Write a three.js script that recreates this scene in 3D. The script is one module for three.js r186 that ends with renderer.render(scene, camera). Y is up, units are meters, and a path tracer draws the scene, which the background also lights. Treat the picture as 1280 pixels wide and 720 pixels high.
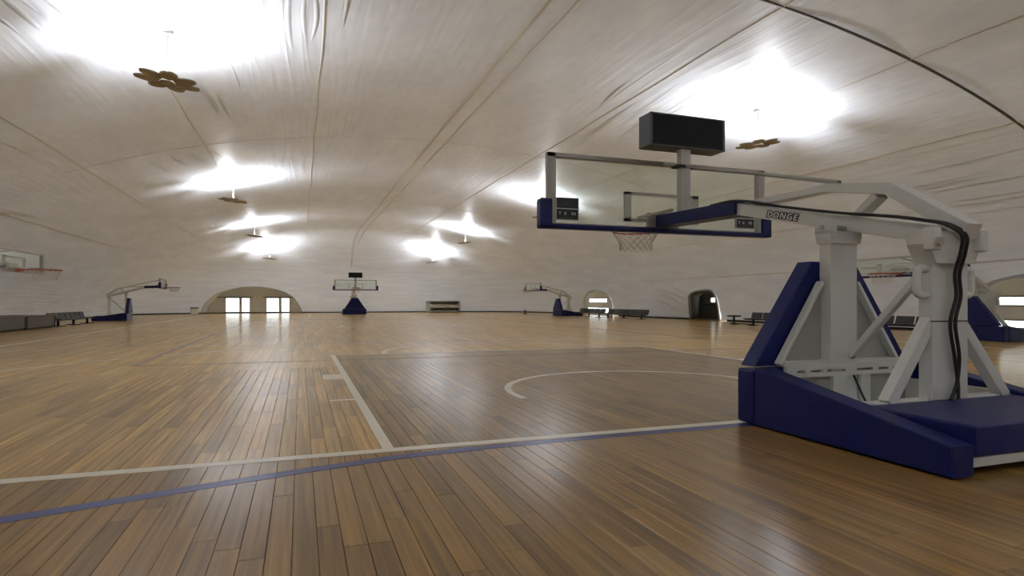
import * as THREE from 'three';
import { mergeGeometries } from 'three/addons/utils/BufferGeometryUtils.js';
import { RoundedBoxGeometry } from 'three/addons/geometries/RoundedBoxGeometry.js';
import { RectAreaLightUniformsLib } from 'three/addons/lights/RectAreaLightUniformsLib.js';
RectAreaLightUniformsLib.init();

// ------------------------------------------------------------------ camera, sky, exposure
// Plan coordinates: u across the hall, v along it. S turns plan units into metres
// (the photographed hall is wide for its height).
const S = 2.054;
const scene = new THREE.Scene();
const camera = new THREE.PerspectiveCamera(51.16, 1280 / 720, 0.05, 400);
camera.position.set(-2.884 * S, 1.592, 3.163 * S);
camera.rotation.set(0, -0.338, 0);
camera.setViewOffset(1280, 720, 0, -16.3, 1280, 720);
scene.background = new THREE.Color(1.0, 1.0, 1.0);
scene.backgroundIntensity = 4;                 // overcast daylight outside the few windows
const renderer = new THREE.WebGLRenderer({ antialias: true });
renderer.toneMapping = THREE.LinearToneMapping;
renderer.toneMappingExposure = 1.0;
renderer.shadowMap.enabled = true;
const LAMP_POWER = 62;                            // candela of one lamp cluster

// ------------------------------------------------------------------ helpers
const R2D = Math.PI / 180;
let seed = 12345;
function rnd() { seed = (seed * 1664525 + 1013904223) >>> 0; return seed / 4294967296; }
function rr(a, b) { return a + (b - a) * rnd(); }
const used = {};
function numbered(name) {
  const n = used[name] = (used[name] ?? -1) + 1;
  return n ? name + '_' + String(n).padStart(3, '0') : name;
}
const V3 = (x, y, z) => new THREE.Vector3(x, y, z);
function W(u, y, v) { return V3(u * S, y, -v * S); }
function col(hex) { return new THREE.Color(hex); }

// uv in metres from the dominant axis of each normal
function planarUV(g) {
  const p = g.attributes.position, n = g.attributes.normal, uv = new Float32Array(p.count * 2);
  for (let i = 0; i < p.count; i++) {
    const x = p.getX(i), y = p.getY(i), z = p.getZ(i);
    const ax = Math.abs(n.getX(i)), ay = Math.abs(n.getY(i)), az = Math.abs(n.getZ(i));
    if (ay >= ax && ay >= az) { uv[2 * i] = x; uv[2 * i + 1] = z; }
    else if (ax >= az) { uv[2 * i] = z; uv[2 * i + 1] = y; }
    else { uv[2 * i] = x; uv[2 * i + 1] = y; }
  }
  g.setAttribute('uv', new THREE.BufferAttribute(uv, 2));
  return g;
}
function cleanGeo(g) {
  g = g.index ? g.toNonIndexed() : g;
  for (const k of Object.keys(g.attributes)) if (!['position', 'normal', 'uv'].includes(k)) g.deleteAttribute(k);
  return g;
}
// geometries are written in plan units (x = u, z = -v) and baked to metres here
function geo(list, keepUV) {
  list = (Array.isArray(list) ? list : [list]).map(g => cleanGeo(g));
  const g = list.length > 1 ? mergeGeometries(list) : list[0];
  g.scale(S, 1, S);
  if (!keepUV) planarUV(g);
  return g;
}
function mk(name, list, mat, parent, label, keepUV) {
  const m = new THREE.Mesh(geo(list, keepUV), mat);
  m.name = name; m.castShadow = m.receiveShadow = true;
  if (label) m.userData.label = label;
  (parent || scene).add(m);
  return m;
}
function raw(name, list, mat, parent, label) {   // geometry already in metres
  list = (Array.isArray(list) ? list : [list]).map(g => cleanGeo(g));
  const m = new THREE.Mesh(list.length > 1 ? mergeGeometries(list) : list[0], mat);
  m.name = name; m.castShadow = m.receiveShadow = true;
  if (label) m.userData.label = label;
  (parent || scene).add(m);
  return m;
}
function thing(name, label, category, u = 0, v = 0, turn = 0, group) {
  const o = new THREE.Group(); o.name = numbered(name);
  o.position.copy(W(u, 0, v)); o.rotation.y = turn;
  o.userData = { label, category };
  if (group) o.userData.group = group;
  scene.add(o); return o;
}
function structure(name, label) {
  const o = new THREE.Group(); o.name = name; o.userData = { kind: 'structure', label };
  scene.add(o); return o;
}
// boxes: u range, y range, v range
function bx(u0, u1, y0, y1, v0, v1, r = 0) {
  const w = u1 - u0, h = y1 - y0, d = Math.abs(v1 - v0);
  let g;
  if (r > 0) {
    const k = Math.min(r, w / S * S * .49, h * .49, d * .49);
    // equal rounding in metres: build at final size, shrink back
    g = new RoundedBoxGeometry(w * S, h, d * S, 3, Math.min(r, h * .49, w * S * .49, d * S * .49));
    g.scale(1 / S, 1, 1 / S);
  } else g = new THREE.BoxGeometry(w, h, d);
  g.translate((u0 + u1) / 2, (y0 + y1) / 2, -(v0 + v1) / 2);
  return g;
}
// a bar between two points [u,y,v]; wide = extent across u (for bars in a u plane), tall = other extent
function bar(a, b, wide, tall, along = 'v') {
  // built in metres, then shrunk to plan units
  const A = V3(a[0] * S, a[1], -a[2] * S), B = V3(b[0] * S, b[1], -b[2] * S);
  const dir = B.clone().sub(A), len = dir.length(); dir.normalize();
  let side = along === 'v' ? V3(1, 0, 0) : V3(0, 0, 1);
  const up = V3().crossVectors(dir, side).normalize(); side = V3().crossVectors(up, dir).normalize();
  const rad = Math.min(.012, wide * .2, tall * .2);
  const g = new RoundedBoxGeometry(wide, tall, len, 2, rad);
  const m = new THREE.Matrix4().makeBasis(side, up, dir);
  m.setPosition(A.clone().add(B).multiplyScalar(.5));
  g.applyMatrix4(m); g.scale(1 / S, 1, 1 / S);
  return g;
}
// extrude a polygon in (v, y), thickness across u
function prismVY(pts, u0, u1, bevel = 0) {
  const sh = new THREE.Shape(pts.map(([v, y]) => new THREE.Vector2(-v * S, y)));
  const g = new THREE.ExtrudeGeometry(sh, { depth: (u1 - u0) * S - 2 * bevel, bevelEnabled: bevel > 0, bevelSize: bevel, bevelThickness: bevel, bevelSegments: 3, bevelOffset: -bevel, curveSegments: 8 });
  g.translate(0, 0, bevel);
  // shape x -> world z, y -> y, extrude z -> world x
  g.applyMatrix4(new THREE.Matrix4().set(0, 0, 1, u0 * S, 0, 1, 0, 0, 1, 0, 0, 0, 0, 0, 0, 1));
  flip(g); g.scale(1 / S, 1, 1 / S); return g;
}
// extrude a polygon in (u, y), thickness along v (v0 < v1)
function prismUY(pts, v0, v1, bevel = 0, holes = []) {
  const sh = new THREE.Shape(pts.map(([u, y]) => new THREE.Vector2(u * S, y)));
  for (const h of holes) sh.holes.push(new THREE.Path(h.map(([u, y]) => new THREE.Vector2(u * S, y))));
  const g = new THREE.ExtrudeGeometry(sh, { depth: (v1 - v0) * S - 2 * bevel, bevelEnabled: bevel > 0, bevelSize: bevel, bevelThickness: bevel, bevelSegments: 3, bevelOffset: -bevel, curveSegments: 8 });
  g.translate(0, 0, bevel - v1 * S);
  g.scale(1 / S, 1, 1 / S); return g;
}
function flip(g) {   // after a mirroring matrix: restore the winding
  const p = g.index ? null : g.attributes.position;
  if (g.index) { const ix = g.index.array; for (let i = 0; i < ix.length; i += 3) { const t = ix[i]; ix[i] = ix[i + 1]; ix[i + 1] = t; } }
  else for (const k of Object.keys(g.attributes)) {
    const at = g.attributes[k], n = at.itemSize, a = at.array;
    for (let i = 0; i < at.count; i += 3) for (let j = 0; j < n; j++) { const t = a[i * n + j]; a[i * n + j] = a[(i + 1) * n + j]; a[(i + 1) * n + j] = t; }
  }
  g.computeVertexNormals();
  return g;
}
function tubeM(pts, r, seg = 40, rs = 8, closed = false) {   // metres, points [u,y,v]
  const c = new THREE.CatmullRomCurve3(pts.map(([u, y, v]) => V3(u * S, y, -v * S)), closed, 'centripetal');
  const g = new THREE.TubeGeometry(c, seg, r, rs, closed); g.scale(1 / S, 1, 1 / S); return g;
}
function cyl(u, y0, y1, v, r, r2 = r, n = 20) {   // upright, radius in plan units
  const g = new THREE.CylinderGeometry(r2, r, y1 - y0, n); g.translate(u, (y0 + y1) / 2, -v); return g;
}

// ------------------------------------------------------------------ textures
function lattice(n, sd) { const a = new Float32Array(n * n); let s = sd >>> 0; for (let i = 0; i < a.length; i++) { s = (s * 1664525 + 1013904223) >>> 0; a[i] = s / 4294967296; } return a; }
const LAT = lattice(256, 77);
function tnoise(x, y, px, py, sd = 0) {      // value noise, periodic with px, py
  const xi = Math.floor(x), yi = Math.floor(y); let fx = x - xi, fy = y - yi;
  fx = fx * fx * (3 - 2 * fx); fy = fy * fy * (3 - 2 * fy);
  const g = (i, j) => LAT[((((j % py) + py) % py) * 37 + sd * 91 & 255) * 256 + (((((i % px) + px) % px) * 53 + sd * 17) & 255)];
  const a = g(xi, yi), b = g(xi + 1, yi), c = g(xi, yi + 1), d = g(xi + 1, yi + 1);
  return a + (b - a) * fx + (c - a) * fy + (a - b - c + d) * fx * fy;
}
function dataTex(w, h, fn, srgb) {
  const d = new Uint8Array(w * h * 4);
  for (let j = 0; j < h; j++) for (let i = 0; i < w; i++) {
    const c = fn(i / w, j / h), k = (j * w + i) * 4;
    for (let q = 0; q < 3; q++) d[k + q] = Math.max(0, Math.min(255, Math.round(255 * (Array.isArray(c) ? c[q] : c))));
    d[k + 3] = 255;
  }
  const t = new THREE.DataTexture(d, w, h, THREE.RGBAFormat);
  t.wrapS = t.wrapT = THREE.RepeatWrapping; t.magFilter = THREE.LinearFilter; t.minFilter = THREE.LinearMipmapLinearFilter; t.generateMipmaps = true;
  if (srgb) t.colorSpace = THREE.SRGBColorSpace;
  t.needsUpdate = true; return t;
}
function canvasTex(w, h, draw) {
  const c = document.createElement('canvas'); c.width = w; c.height = h;
  draw(c.getContext('2d'), w, h);
  const t = new THREE.CanvasTexture(c); t.colorSpace = THREE.SRGBColorSpace; return t;
}
// wood grain for single planks: s across, t along (tile)
function grain(s, t, sd) {
  const g1 = tnoise(s * 48, t * 5, 48, 5, sd), g2 = tnoise(s * 110, t * 14, 110, 14, sd + 3), g3 = tnoise(s * 9, t * 4, 9, 4, sd + 5);
  return .5 * g1 + .25 * g2 + .25 * g3;
}
const grainTex = dataTex(512, 1024, (s, t) => {
  const g = grain(s, t, 1), big = tnoise(s * 6, t * 3, 6, 3, 9);
  const k = .70 + .42 * g + .16 * (big - .5);
  return [k * .92, k * .755, k * .46];
}, true);
// far floor: 64 rows of planks on one tile
const ROW = .0765;
const rowTone = [], rowCut = [];
{ let s = 99; const r = () => { s = (s * 1664525 + 1013904223) >>> 0; return s / 4294967296; };
  for (let i = 0; i < 64; i++) { const cuts = []; let x = r() * .12; while (x < .99) { cuts.push([x, .89 + .2 * r(), r()]); x += .09 + .1 * r(); } rowCut.push(cuts); } }
function farFloorTex(dark) {
  return dataTex(2048, 1024, (s, t) => {
    const row = Math.floor(s * 64), f = s * 64 - row, cuts = rowCut[row];
    let c = cuts[cuts.length - 1]; for (const k of cuts) if (k[0] <= t) c = k;
    const g = grain(((s * 9) + c[2]) % 1, (t * 3 + c[2] * 5) % 1, 1);
    let k = c[1] * (.70 + .42 * g) * .98;
    if (f < .05 || f > .97) k *= .72;
    if (Math.abs(c[0] - t) < .0007) k *= .75;
    const w = c[2] - .5;
    return [k * (.92 + .03 * w), k * .755, k * (.46 - .03 * w)];
  }, true);
}
const floorTex = farFloorTex(false);
const floorBump = dataTex(512, 512, (s, t) => .5 * tnoise(s * 64, t * 6, 64, 6, 2) + .5 * tnoise(s * 20, t * 12, 20, 12, 4));
// wrinkled membrane: s along the arch, t along the hall
const fabricBump = dataTex(1024, 512, (s, t) => {
  let h = 0;
  const warp = .03 * (tnoise(s * 4, t * 3, 4, 3, 6) - .5);
  const a = tnoise((s + warp) * 48, t * 4, 48, 4, 11); h += .5 * (1 - Math.abs(2 * a - 1)) ** 3 * Math.max(0, tnoise(s * 5, t * 3, 5, 3, 21) * 2 - .8);
  h += .25 * tnoise((s + warp) * 90, t * 9, 90, 9, 12);
  h += .3 * tnoise(s * 10, t * 6, 10, 6, 13);
  return .1 + .8 * h;
});
const fabricTint = dataTex(256, 256, (s, t) => { const k = .93 + .05 * tnoise(s * 12, t * 8, 12, 8, 31) + .03 * tnoise(s * 60, t * 40, 60, 40, 32); return [k, k, k * .992]; }, true);
const vinylBump = dataTex(256, 256, (s, t) => .6 * tnoise(s * 5, t * 5, 5, 5, 41) + .4 * tnoise(s * 90, t * 90, 90, 90, 42));
function tex(t, a, b) { const c = t.clone(); c.repeat.set(a, b); c.needsUpdate = true; return c; }

// ------------------------------------------------------------------ materials
const P = o => new THREE.MeshPhysicalMaterial(o), Std = o => new THREE.MeshStandardMaterial(o);
const M = {};
const LAC = { roughness: .5, specularIntensity: .35, clearcoat: .7, clearcoatRoughness: .18 };
M.plank = []; M.lanePlank = []; M.marginPlank = [];
for (const [k, w] of [[.74, 0], [.80, .02], [.86, -.02], [.91, .03], [.98, 0], [.64, .02], [.88, -.03], [.78, -.01]]) {
  M.plank.push(P({ color: new THREE.Color().setRGB(k * .92 * (1 + w), k * .89, k * .84 * (1 - w)), map: grainTex, ...LAC }));
  M.marginPlank.push(P({ color: new THREE.Color().setRGB(k * .47 * (1 + w), k * .40, k * .29 * (1 - w)), map: grainTex, ...LAC }));   // brown stain outside the baseline
  M.lanePlank.push(P({ color: new THREE.Color().setRGB(k * .45 * (1 + w), k * .41, k * .345 * (1 - w)), map: grainTex, ...LAC }));
}
M.floorFar = P({ color: new THREE.Color().setRGB(.95, .92, .87), map: floorTex, bumpMap: floorBump, bumpScale: .0015, ...LAC });
M.marginFar = P({ color: new THREE.Color().setRGB(.48, .41, .29), map: floorTex, bumpMap: floorBump, bumpScale: .0015, ...LAC });
M.laneFar = P({ color: new THREE.Color().setRGB(.42, .385, .32), map: floorTex, bumpMap: floorBump, bumpScale: .0015, ...LAC });
M.subfloor = Std({ color: 0x1b130b, roughness: .9 });
M.lineWhite = P({ color: 0xf0e8d4, roughness: .4, clearcoat: .6, clearcoatRoughness: .2 });
M.lineBlue = P({ color: 0x18236e, roughness: .45, clearcoat: .35, clearcoatRoughness: .2 });
M.lineBrown = P({ color: 0x5a3a3c, roughness: .4, clearcoat: .6, clearcoatRoughness: .2 });
M.fabric = P({ color: 0xeff3f9, map: fabricTint, roughness: 1, transmission: .032, thickness: 0, clearcoat: .35, clearcoatRoughness: .42, bumpMap: fabricBump, bumpScale: .04 })  // coated fabric that lets a little daylight through;
M.seam = P({ color: 0xe9e6de, roughness: 1, transmission: .03, thickness: 0, clearcoat: .3, clearcoatRoughness: .4 });
M.cable = Std({ color: 0x6d675e, roughness: .6 });
M.skirt = Std({ color: 0x2a241e, roughness: .8 });
M.white = P({ color: 0xdcdbd3, roughness: .38, clearcoat: .3, clearcoatRoughness: .3, bumpMap: tex(vinylBump, 3, 3), bumpScale: .0006 });
M.greySheet = Std({ color: 0xa9a69b, roughness: .55 });
M.blue = P({ color: 0x0c1752, roughness: .5, specularIntensity: .5, clearcoat: .1, clearcoatRoughness: .3, bumpMap: vinylBump, bumpScale: .006 });
M.alu = Std({ color: 0xa9a69c, roughness: .4, metalness: .2 });
M.glass = P({ color: 0xf8fcf9, roughness: .02, transmission: 1, thickness: 0, ior: 1.5 });
M.pane = P({ color: 0xf6fbfb, roughness: .03, transmission: 1, thickness: 0, ior: 1.5 });
M.dimPane = P({ color: 0xe8efee, roughness: .25, transmission: 1, thickness: 0, ior: 1.5 });
M.black = Std({ color: 0x151412, roughness: .45 });
M.rubber = Std({ color: 0x15120f, roughness: .6 });
M.screen = P({ color: 0x0a0908, roughness: .55, specularIntensity: .4 });
M.casing = Std({ color: 0x4a4d50, roughness: .5 });
M.orange = Std({ color: 0xa84a2e, roughness: .5 });
M.net = Std({ color: 0xcfc6b4, roughness: .9 });
M.target = Std({ color: 0xc7c7bd, roughness: .6 });
M.lampDish = Std({ color: 0xa59c8a, roughness: .55 });
M.lampRod = Std({ color: 0xb4b5b2, roughness: .5 });
M.lampGlow = Std({ color: 0xffffff, emissive: 0xfffaf0, emissiveIntensity: 2.0, roughness: .4 });
M.boxGrey = Std({ color: 0x6c675e, roughness: .75, bumpMap: vinylBump, bumpScale: .006 });
M.boxEdge = Std({ color: 0x3e3a34, roughness: .8 });
M.chair = Std({ color: 0x3a3936, roughness: .55 });
M.chairMetal = Std({ color: 0x26241f, roughness: .5 });
M.frameDark = Std({ color: 0x5b584f, roughness: .5 });
M.tunnel = P({ color: 0xe6e4dd, roughness: 1, transmission: .12, thickness: 0, bumpMap: fabricBump, bumpScale: .02 });
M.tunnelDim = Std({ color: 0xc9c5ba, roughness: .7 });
M.bin = Std({ color: 0xd6d4ca, roughness: .5 });
M.binTop = Std({ color: 0x3b3a36, roughness: .6 });
M.heater = Std({ color: 0xa9a79a, roughness: .6 });

// ------------------------------------------------------------------ the dome
const DR = 12.45, DY = -2.47, DU = .3, DAL = Math.asin(12.2 / 12.45), VF = 29.3, VN = 0, DE = 9.0;
function dq(v) { const t = Math.max((v - VF) / DE, (VN - v) / DE, 0); return t > 0 ? Math.pow(Math.max(0, 1 - Math.min(1, t) ** 4), .25) : 1; }
function domePoint(s, v, out = 0) {
  const k = dq(v), a = s * DAL;
  return [DU + k * DR * Math.sin(a) + out * Math.sin(a), Math.max(0, k * (DR * Math.cos(a) + DY)) + out * S * Math.max(0, Math.cos(a)), v];
}
function domeSideU(sign, v, y) { const k = dq(v); return DU + sign * k * Math.sqrt(Math.max(.01, DR * DR - (y / k - DY) ** 2)); }
function domeEndV(u, y) {
  const x = u - DU, A = x * x + y * y, B = -2 * DY * y, C = DY * DY - DR * DR;
  const m = A < 1e-6 ? -C / B : (-B + Math.sqrt(B * B - 4 * A * C)) / (2 * A), k = Math.min(1, 1 / m);
  return VF + DE * Math.pow(Math.max(0, 1 - k ** 4), .25);
}
function domeTopY(u, v) { const k = dq(v); return k * (Math.sqrt(DR * DR - ((u - DU) / k) ** 2) + DY); }
// openings: convex outlines [[w, y]...] (w = v on the side walls, u on the end wall), counter-clockwise
function arch(w0, w1, h, corner, n = 6) {
  const p = [[w0, -.05], [w1, -.05]];
  for (let i = 0; i <= n; i++) { const a = i / n * Math.PI / 2; p.push([w1 - corner + corner * Math.cos(a), h - corner * .8 + corner * .8 * Math.sin(a)]); }
  for (let i = n; i >= 0; i--) { const a = i / n * Math.PI / 2; p.push([w0 + corner - corner * Math.cos(a), h - corner * .8 + corner * .8 * Math.sin(a)]); }
  return p;
}
const OPEN = {
  farArch: { side: 'end', out: [[-8.6, -.05], [-2.67, -.05], [-2.86, .77], [-3.4, 2.26], [-4.36, 3.2], [-5.76, 3.48], [-6.88, 3.15], [-7.76, 2.43], [-8.37, 1.22]] },
  rightWindow: { side: 'right', out: [[24.7, -.05], [28.1, -.05], [27.17, 1.71], [26.05, 2.5], [24.92, 2.73], [24.19, 2.45], [24.03, 1.87]] },
  doorway: { side: 'right', out: [[16.2, -.05], [18.1, -.05], [17.37, 2.01], [16.97, 2.33], [15.75, 2.41], [15.78, 1.86]] },
  nearArch: { side: 'right', out: [[2.2, -.05], [6.8, -.05], [6.48, 1.45], [6.21, 2.13], [5.9, 2.48], [5.32, 2.69], [3.6, 2.69], [2.6, 2.2], [2.2, 1.2]] },
};
function opInside(op, c) { return op.side === 'end' ? c[2] > 33 : op.side === 'right' ? c[0] > 5 && c[2] < 35 : c[0] < -5; }
function clipTri(tri, op) {   // returns the polygons of tri outside the outline
  const W2 = p => op.side === 'end' ? [p[0], p[1]] : [p[2], p[1]];
  let rest = tri; const outp = [];
  const o = op.out;
  for (let i = 0; i < o.length && rest.length; i++) {
    const a = o[i], b = o[(i + 1) % o.length];
    const d = p => { const q = W2(p); return (b[0] - a[0]) * (q[1] - a[1]) - (b[1] - a[1]) * (q[0] - a[0]); };
    const inn = [], out = [];
    for (let j = 0; j < rest.length; j++) {
      const p = rest[j], q = rest[(j + 1) % rest.length], dp = d(p), dq_ = d(q);
      (dp >= 0 ? inn : out).push(p);
      if ((dp >= 0) !== (dq_ >= 0)) { const t = dp / (dp - dq_), m = p.map((x, k) => x + (q[k] - x) * t); inn.push(m); out.push(m); }
    }
    if (out.length > 2) outp.push(out);
    rest = inn;
  }
  return outp;
}
const ceiling = structure('ceiling', 'white wrinkled membrane of an air-supported dome spanning the hall');
const SEAMS = [-1, -.95, -.79, -.633, -.475, -.316, -.17, 0, .17, .316, .475, .633, .79, .95, 1];
const CROSS = [-9, -6.4, 3.2, 12.0, 21.8, 31.6, 38.3];
const K_S = 12, V_STEP = .4;
function surfNormal(s, v) {
  const e = 1e-3, a = domePoint(s + e, v), b = domePoint(s - e, v), v1 = Math.min(v + e, 38.2999), v0 = Math.max(v - e, -8.9999), c = domePoint(s, v1), d = domePoint(s, v0);
  const t = V3((a[0] - b[0]) * S, a[1] - b[1], 0), l = V3((c[0] - d[0]) * S, c[1] - d[1], -(v1 - v0) * S);
  const n = t.cross(l).normalize(); if (!isFinite(n.x)) n.set(0, -1, 0);
  // inward
  const p = domePoint(s, v); const inward = V3(-(p[0] - DU), 4 - p[1], v > VF ? 20 : v < VN ? -20 : 0).normalize();
  if (n.dot(inward) < 0) n.negate(); return n;
}
function panelGeo(s0, s1, v0, v1) {
  const vs = []; // finer towards the ends of the dome
  const n = Math.ceil((v1 - v0) / V_STEP);
  for (let i = 0; i <= n; i++) {
    let f = i / n;
    if (v1 > 38) f = Math.sin(f * Math.PI / 2) ** .8 * .9995 + (f >= 1 ? .0005 : 0), f = 1 - (1 - i / n) ** 2.6;
    if (v0 < -8) f = (i / n) ** 2.6;
    vs.push(v0 + (v1 - v0) * Math.min(1, f));
  }
  const pos = [], nor = [], uv = [];
  const grid = (out) => vs.map(v => Array.from({ length: K_S + 1 }, (_, j) => {
    const s = s0 + (s1 - s0) * j / K_S, f = j / K_S;
    const pill = out ? 0 : .05 * Math.sin(Math.PI * f);           // the panels bulge a little between the seams
    const p = domePoint(s, v, (out ? .06 : 0) + pill * .6), nn = surfNormal(s, v);
    if (out) nn.negate(); return [p[0], p[1], p[2], nn.x, nn.y, nn.z, ...(v0 > 31 || v1 < -6 ? [p[1] / 3.2, p[0] / 9] : [s * DAL * DR / 6, v / 9])];
  }));
  const put = (p) => { pos.push(p[0] * S, p[1], -p[2] * S); nor.push(p[3], p[4], p[5]); uv.push(p[6], p[7]); };
  const tri = (a, b, c) => {
    let list = [[a, b, c]];
    for (const k in OPEN) { const op = OPEN[k]; const nx = []; for (const t of list) if (opInside(op, t[0])) nx.push(...clipTri(t, op)); else nx.push(t); list = nx; }
    const ax = (b[0] - a[0]) * S, ay = b[1] - a[1], az = -(b[2] - a[2]) * S, cx = (c[0] - a[0]) * S, cy = c[1] - a[1], cz = -(c[2] - a[2]) * S;
    const fwd = (ay * cz - az * cy) * b[3] + (az * cx - ax * cz) * b[4] + (ax * cy - ay * cx) * b[5] > 0;
    for (const poly of list) for (let i = 1; i + 1 < poly.length; i++) { put(poly[0]); put(poly[fwd ? i : i + 1]); put(poly[fwd ? i + 1 : i]); }
  };
  for (const out of [false]) {
    const g = grid(out);
    for (let i = 0; i + 1 < g.length; i++) for (let j = 0; j < K_S; j++) { tri(g[i][j], g[i][j + 1], g[i + 1][j]); tri(g[i + 1][j], g[i][j + 1], g[i + 1][j + 1]); }
  }
  const g = new THREE.BufferGeometry();
  g.setAttribute('position', new THREE.Float32BufferAttribute(pos, 3));
  g.setAttribute('normal', new THREE.Float32BufferAttribute(nor, 3));
  g.setAttribute('uv', new THREE.Float32BufferAttribute(uv, 2));
  return g;
}
for (let i = 0; i + 1 < SEAMS.length; i++) for (let j = 0; j + 1 < CROSS.length; j++) {
  const g = panelGeo(SEAMS[i], SEAMS[i + 1], CROSS[j], CROSS[j + 1]);
  // wind every face towards the hall
  const m = new THREE.Mesh(g, M.fabric); m.name = 'fabric_panel'; m.castShadow = m.receiveShadow = true; ceiling.add(m);
}
// welded seams along the hall: a thin raised tape on the membrane
function seamStrip(pts, w, h) {   // pts [[p, n]] metres
  const pos = [], idx = [];
  for (let i = 0; i < pts.length; i++) {
    const [p, n] = pts[i], q = pts[Math.min(i + 1, pts.length - 1)][0], o = pts[Math.max(i - 1, 0)][0];
    const d = q.clone().sub(o).normalize(), sd = V3().crossVectors(d, n).normalize();
    for (const [a, b] of [[-.5, 0], [-.3, 1], [.3, 1], [.5, 0]]) { const r = p.clone().addScaledVector(sd, a * w).addScaledVector(n, b * h - .012); pos.push(r.x, r.y, r.z); }
    if (i) for (let k = 0; k < 3; k++) { const A = (i - 1) * 4 + k, B = A + 1, C = i * 4 + k, D = C + 1; idx.push(A, B, C, C, B, D); }
  }
  const g = new THREE.BufferGeometry(); g.setAttribute('position', new THREE.Float32BufferAttribute(pos, 3)); g.setIndex(idx); g.computeVertexNormals();
  g.setAttribute('uv', new THREE.Float32BufferAttribute(new Float32Array(pos.length / 3 * 2), 2));
  return g;
}
function alongV(s, v0, v1, n) { const a = []; for (let i = 0; i <= n; i++) { const v = v0 + (v1 - v0) * i / n; const wob = .004 * Math.sin(v * 1.7 + s * 20); const p = domePoint(s + wob * .15, v); a.push([W(p[0], p[1], p[2]), surfNormal(s, v)]); } return a; }
for (const s of SEAMS.slice(2, -2)) {
  raw('seam', seamStrip(alongV(s, -8, s === 0 ? 37.9 : 35.5, 150), s === 0 ? .16 : .07, s === 0 ? .05 : .03), M.seam, ceiling, 'welded seam running the length of the membrane');
}
raw('seam', seamStrip(alongV(.021, -8, 36, 150), .12, .05), M.seam, ceiling, 'second fold beside the ridge seam');
for (const v of CROSS.slice(1, -1)) {
  const a = []; for (let i = 0; i <= 120; i++) { const s = (v === 3.2 ? .93 : .5) * (i / 60 - 1), p = domePoint(s, v); a.push([W(p[0], p[1], p[2]), surfNormal(s, v)]); }
  raw('seam', seamStrip(a, v === 3.2 ? .1 : .05, v === 3.2 ? .035 : .02), v === 3.2 ? M.cable : M.seam, ceiling, v === 3.2 ? 'dark lashed joint crossing the membrane' : 'cross seam of the membrane');
}
// puckered folds of the membrane: real ridges that taper out at both ends
function bulge(s) { for (let i = 0; i + 1 < SEAMS.length; i++) if (s <= SEAMS[i + 1]) return .03 * Math.sin(Math.PI * (s - SEAMS[i]) / (SEAMS[i + 1] - SEAMS[i])); return 0; }
function fold(s0, v0, s1, v1, w, h) {
  const pos = [], idx = [], n = 22, m = 6, bend = rr(-.004, .004);
  for (let i = 0; i <= n; i++) {
    const f = i / n, t = Math.sin(Math.PI * f) ** .8, s = s0 + (s1 - s0) * f + bend * Math.sin(Math.PI * f), v = v0 + (v1 - v0) * f;
    const at = (q) => { const p = domePoint(q, v, bulge(q)); return W(p[0], p[1], p[2]); };
    const p = at(s), nn = surfNormal(s, v), sd = at(s + .002).sub(at(s - .002)).normalize();
    for (let j = 0; j <= m; j++) { const x = j / m * 2 - 1, y = (1 - x * x) ** 2; const q = p.clone().addScaledVector(sd, x * w * (.4 + .6 * t)).addScaledVector(nn, h * t * y - .006); pos.push(q.x, q.y, q.z); }
    if (i) for (let j = 0; j < m; j++) { const A = (i - 1) * (m + 1) + j, B = A + 1, C = i * (m + 1) + j, D = C + 1; idx.push(A, C, B, C, D, B); }
  }
  const g = new THREE.BufferGeometry(); g.setAttribute('position', new THREE.Float32BufferAttribute(pos, 3)); g.setIndex(idx); g.computeVertexNormals();
  const uv = new Float32Array(pos.length / 3 * 2); for (let i = 0; i < uv.length / 2; i++) { uv[2 * i] = .31; uv[2 * i + 1] = .2 + i * 1e-4; }
  g.setAttribute('uv', new THREE.BufferAttribute(uv, 2)); return g;
}
for (const [s, v, ds, dv, n, len, slant] of [[-.2, 5.6, .05, .8, 6, 2.2, 0], [-.40, 4.8, .05, .8, 6, 1.6, .01], [.20, 7.4, .06, 1.0, 8, 2.4, .012], [.33, 5.3, .03, .5, 4, .9, -.01], [-.56, 9.6, .07, 1.6, 12, 1.8, .01], [-.36, 13.2, .05, .8, 6, 1.6, .012], [-.36, 23.0, .04, .8, 4, 1.6, .012], [.31, 23.3, .04, .9, 5, 1.8, -.012], [.55, 5.5, .07, 1.4, 8, 2.4, .006], [.66, 4.5, .06, 1.2, 5, 2.0, .006], [-.30, 8.5, .05, .9, 4, 1.6, .004], [-.68, 14, .06, 2, 6, 2.2, .01]])
  for (let i = 0; i < n; i++) {
    const a = s + rr(-ds, ds), b = v + rr(-dv, dv), l = len * rr(.6, 1.2);
    raw('fold', fold(a, b - l / 2, a + slant * rr(.5, 1.2), b + l / 2, rr(.07, .15) * (Math.abs(s) > .45 ? .35 : 1), rr(.016, .032) * (Math.abs(s) > .45 ? .45 : 1)), M.fabric, ceiling);
  }
// creases pulled towards the doorway
for (const [s0, v0, s1, v1] of [[.86, 19.4, .93, 18.1], [.84, 18.9, .90, 17.8], [.90, 20.0, .96, 18.5], [.97, 19.6, .99, 18.5], [.82, 18.2, .87, 17.5]]) raw('fold', fold(s0, v0, s1, v1, .12, .05), M.fabric, ceiling);
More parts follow.
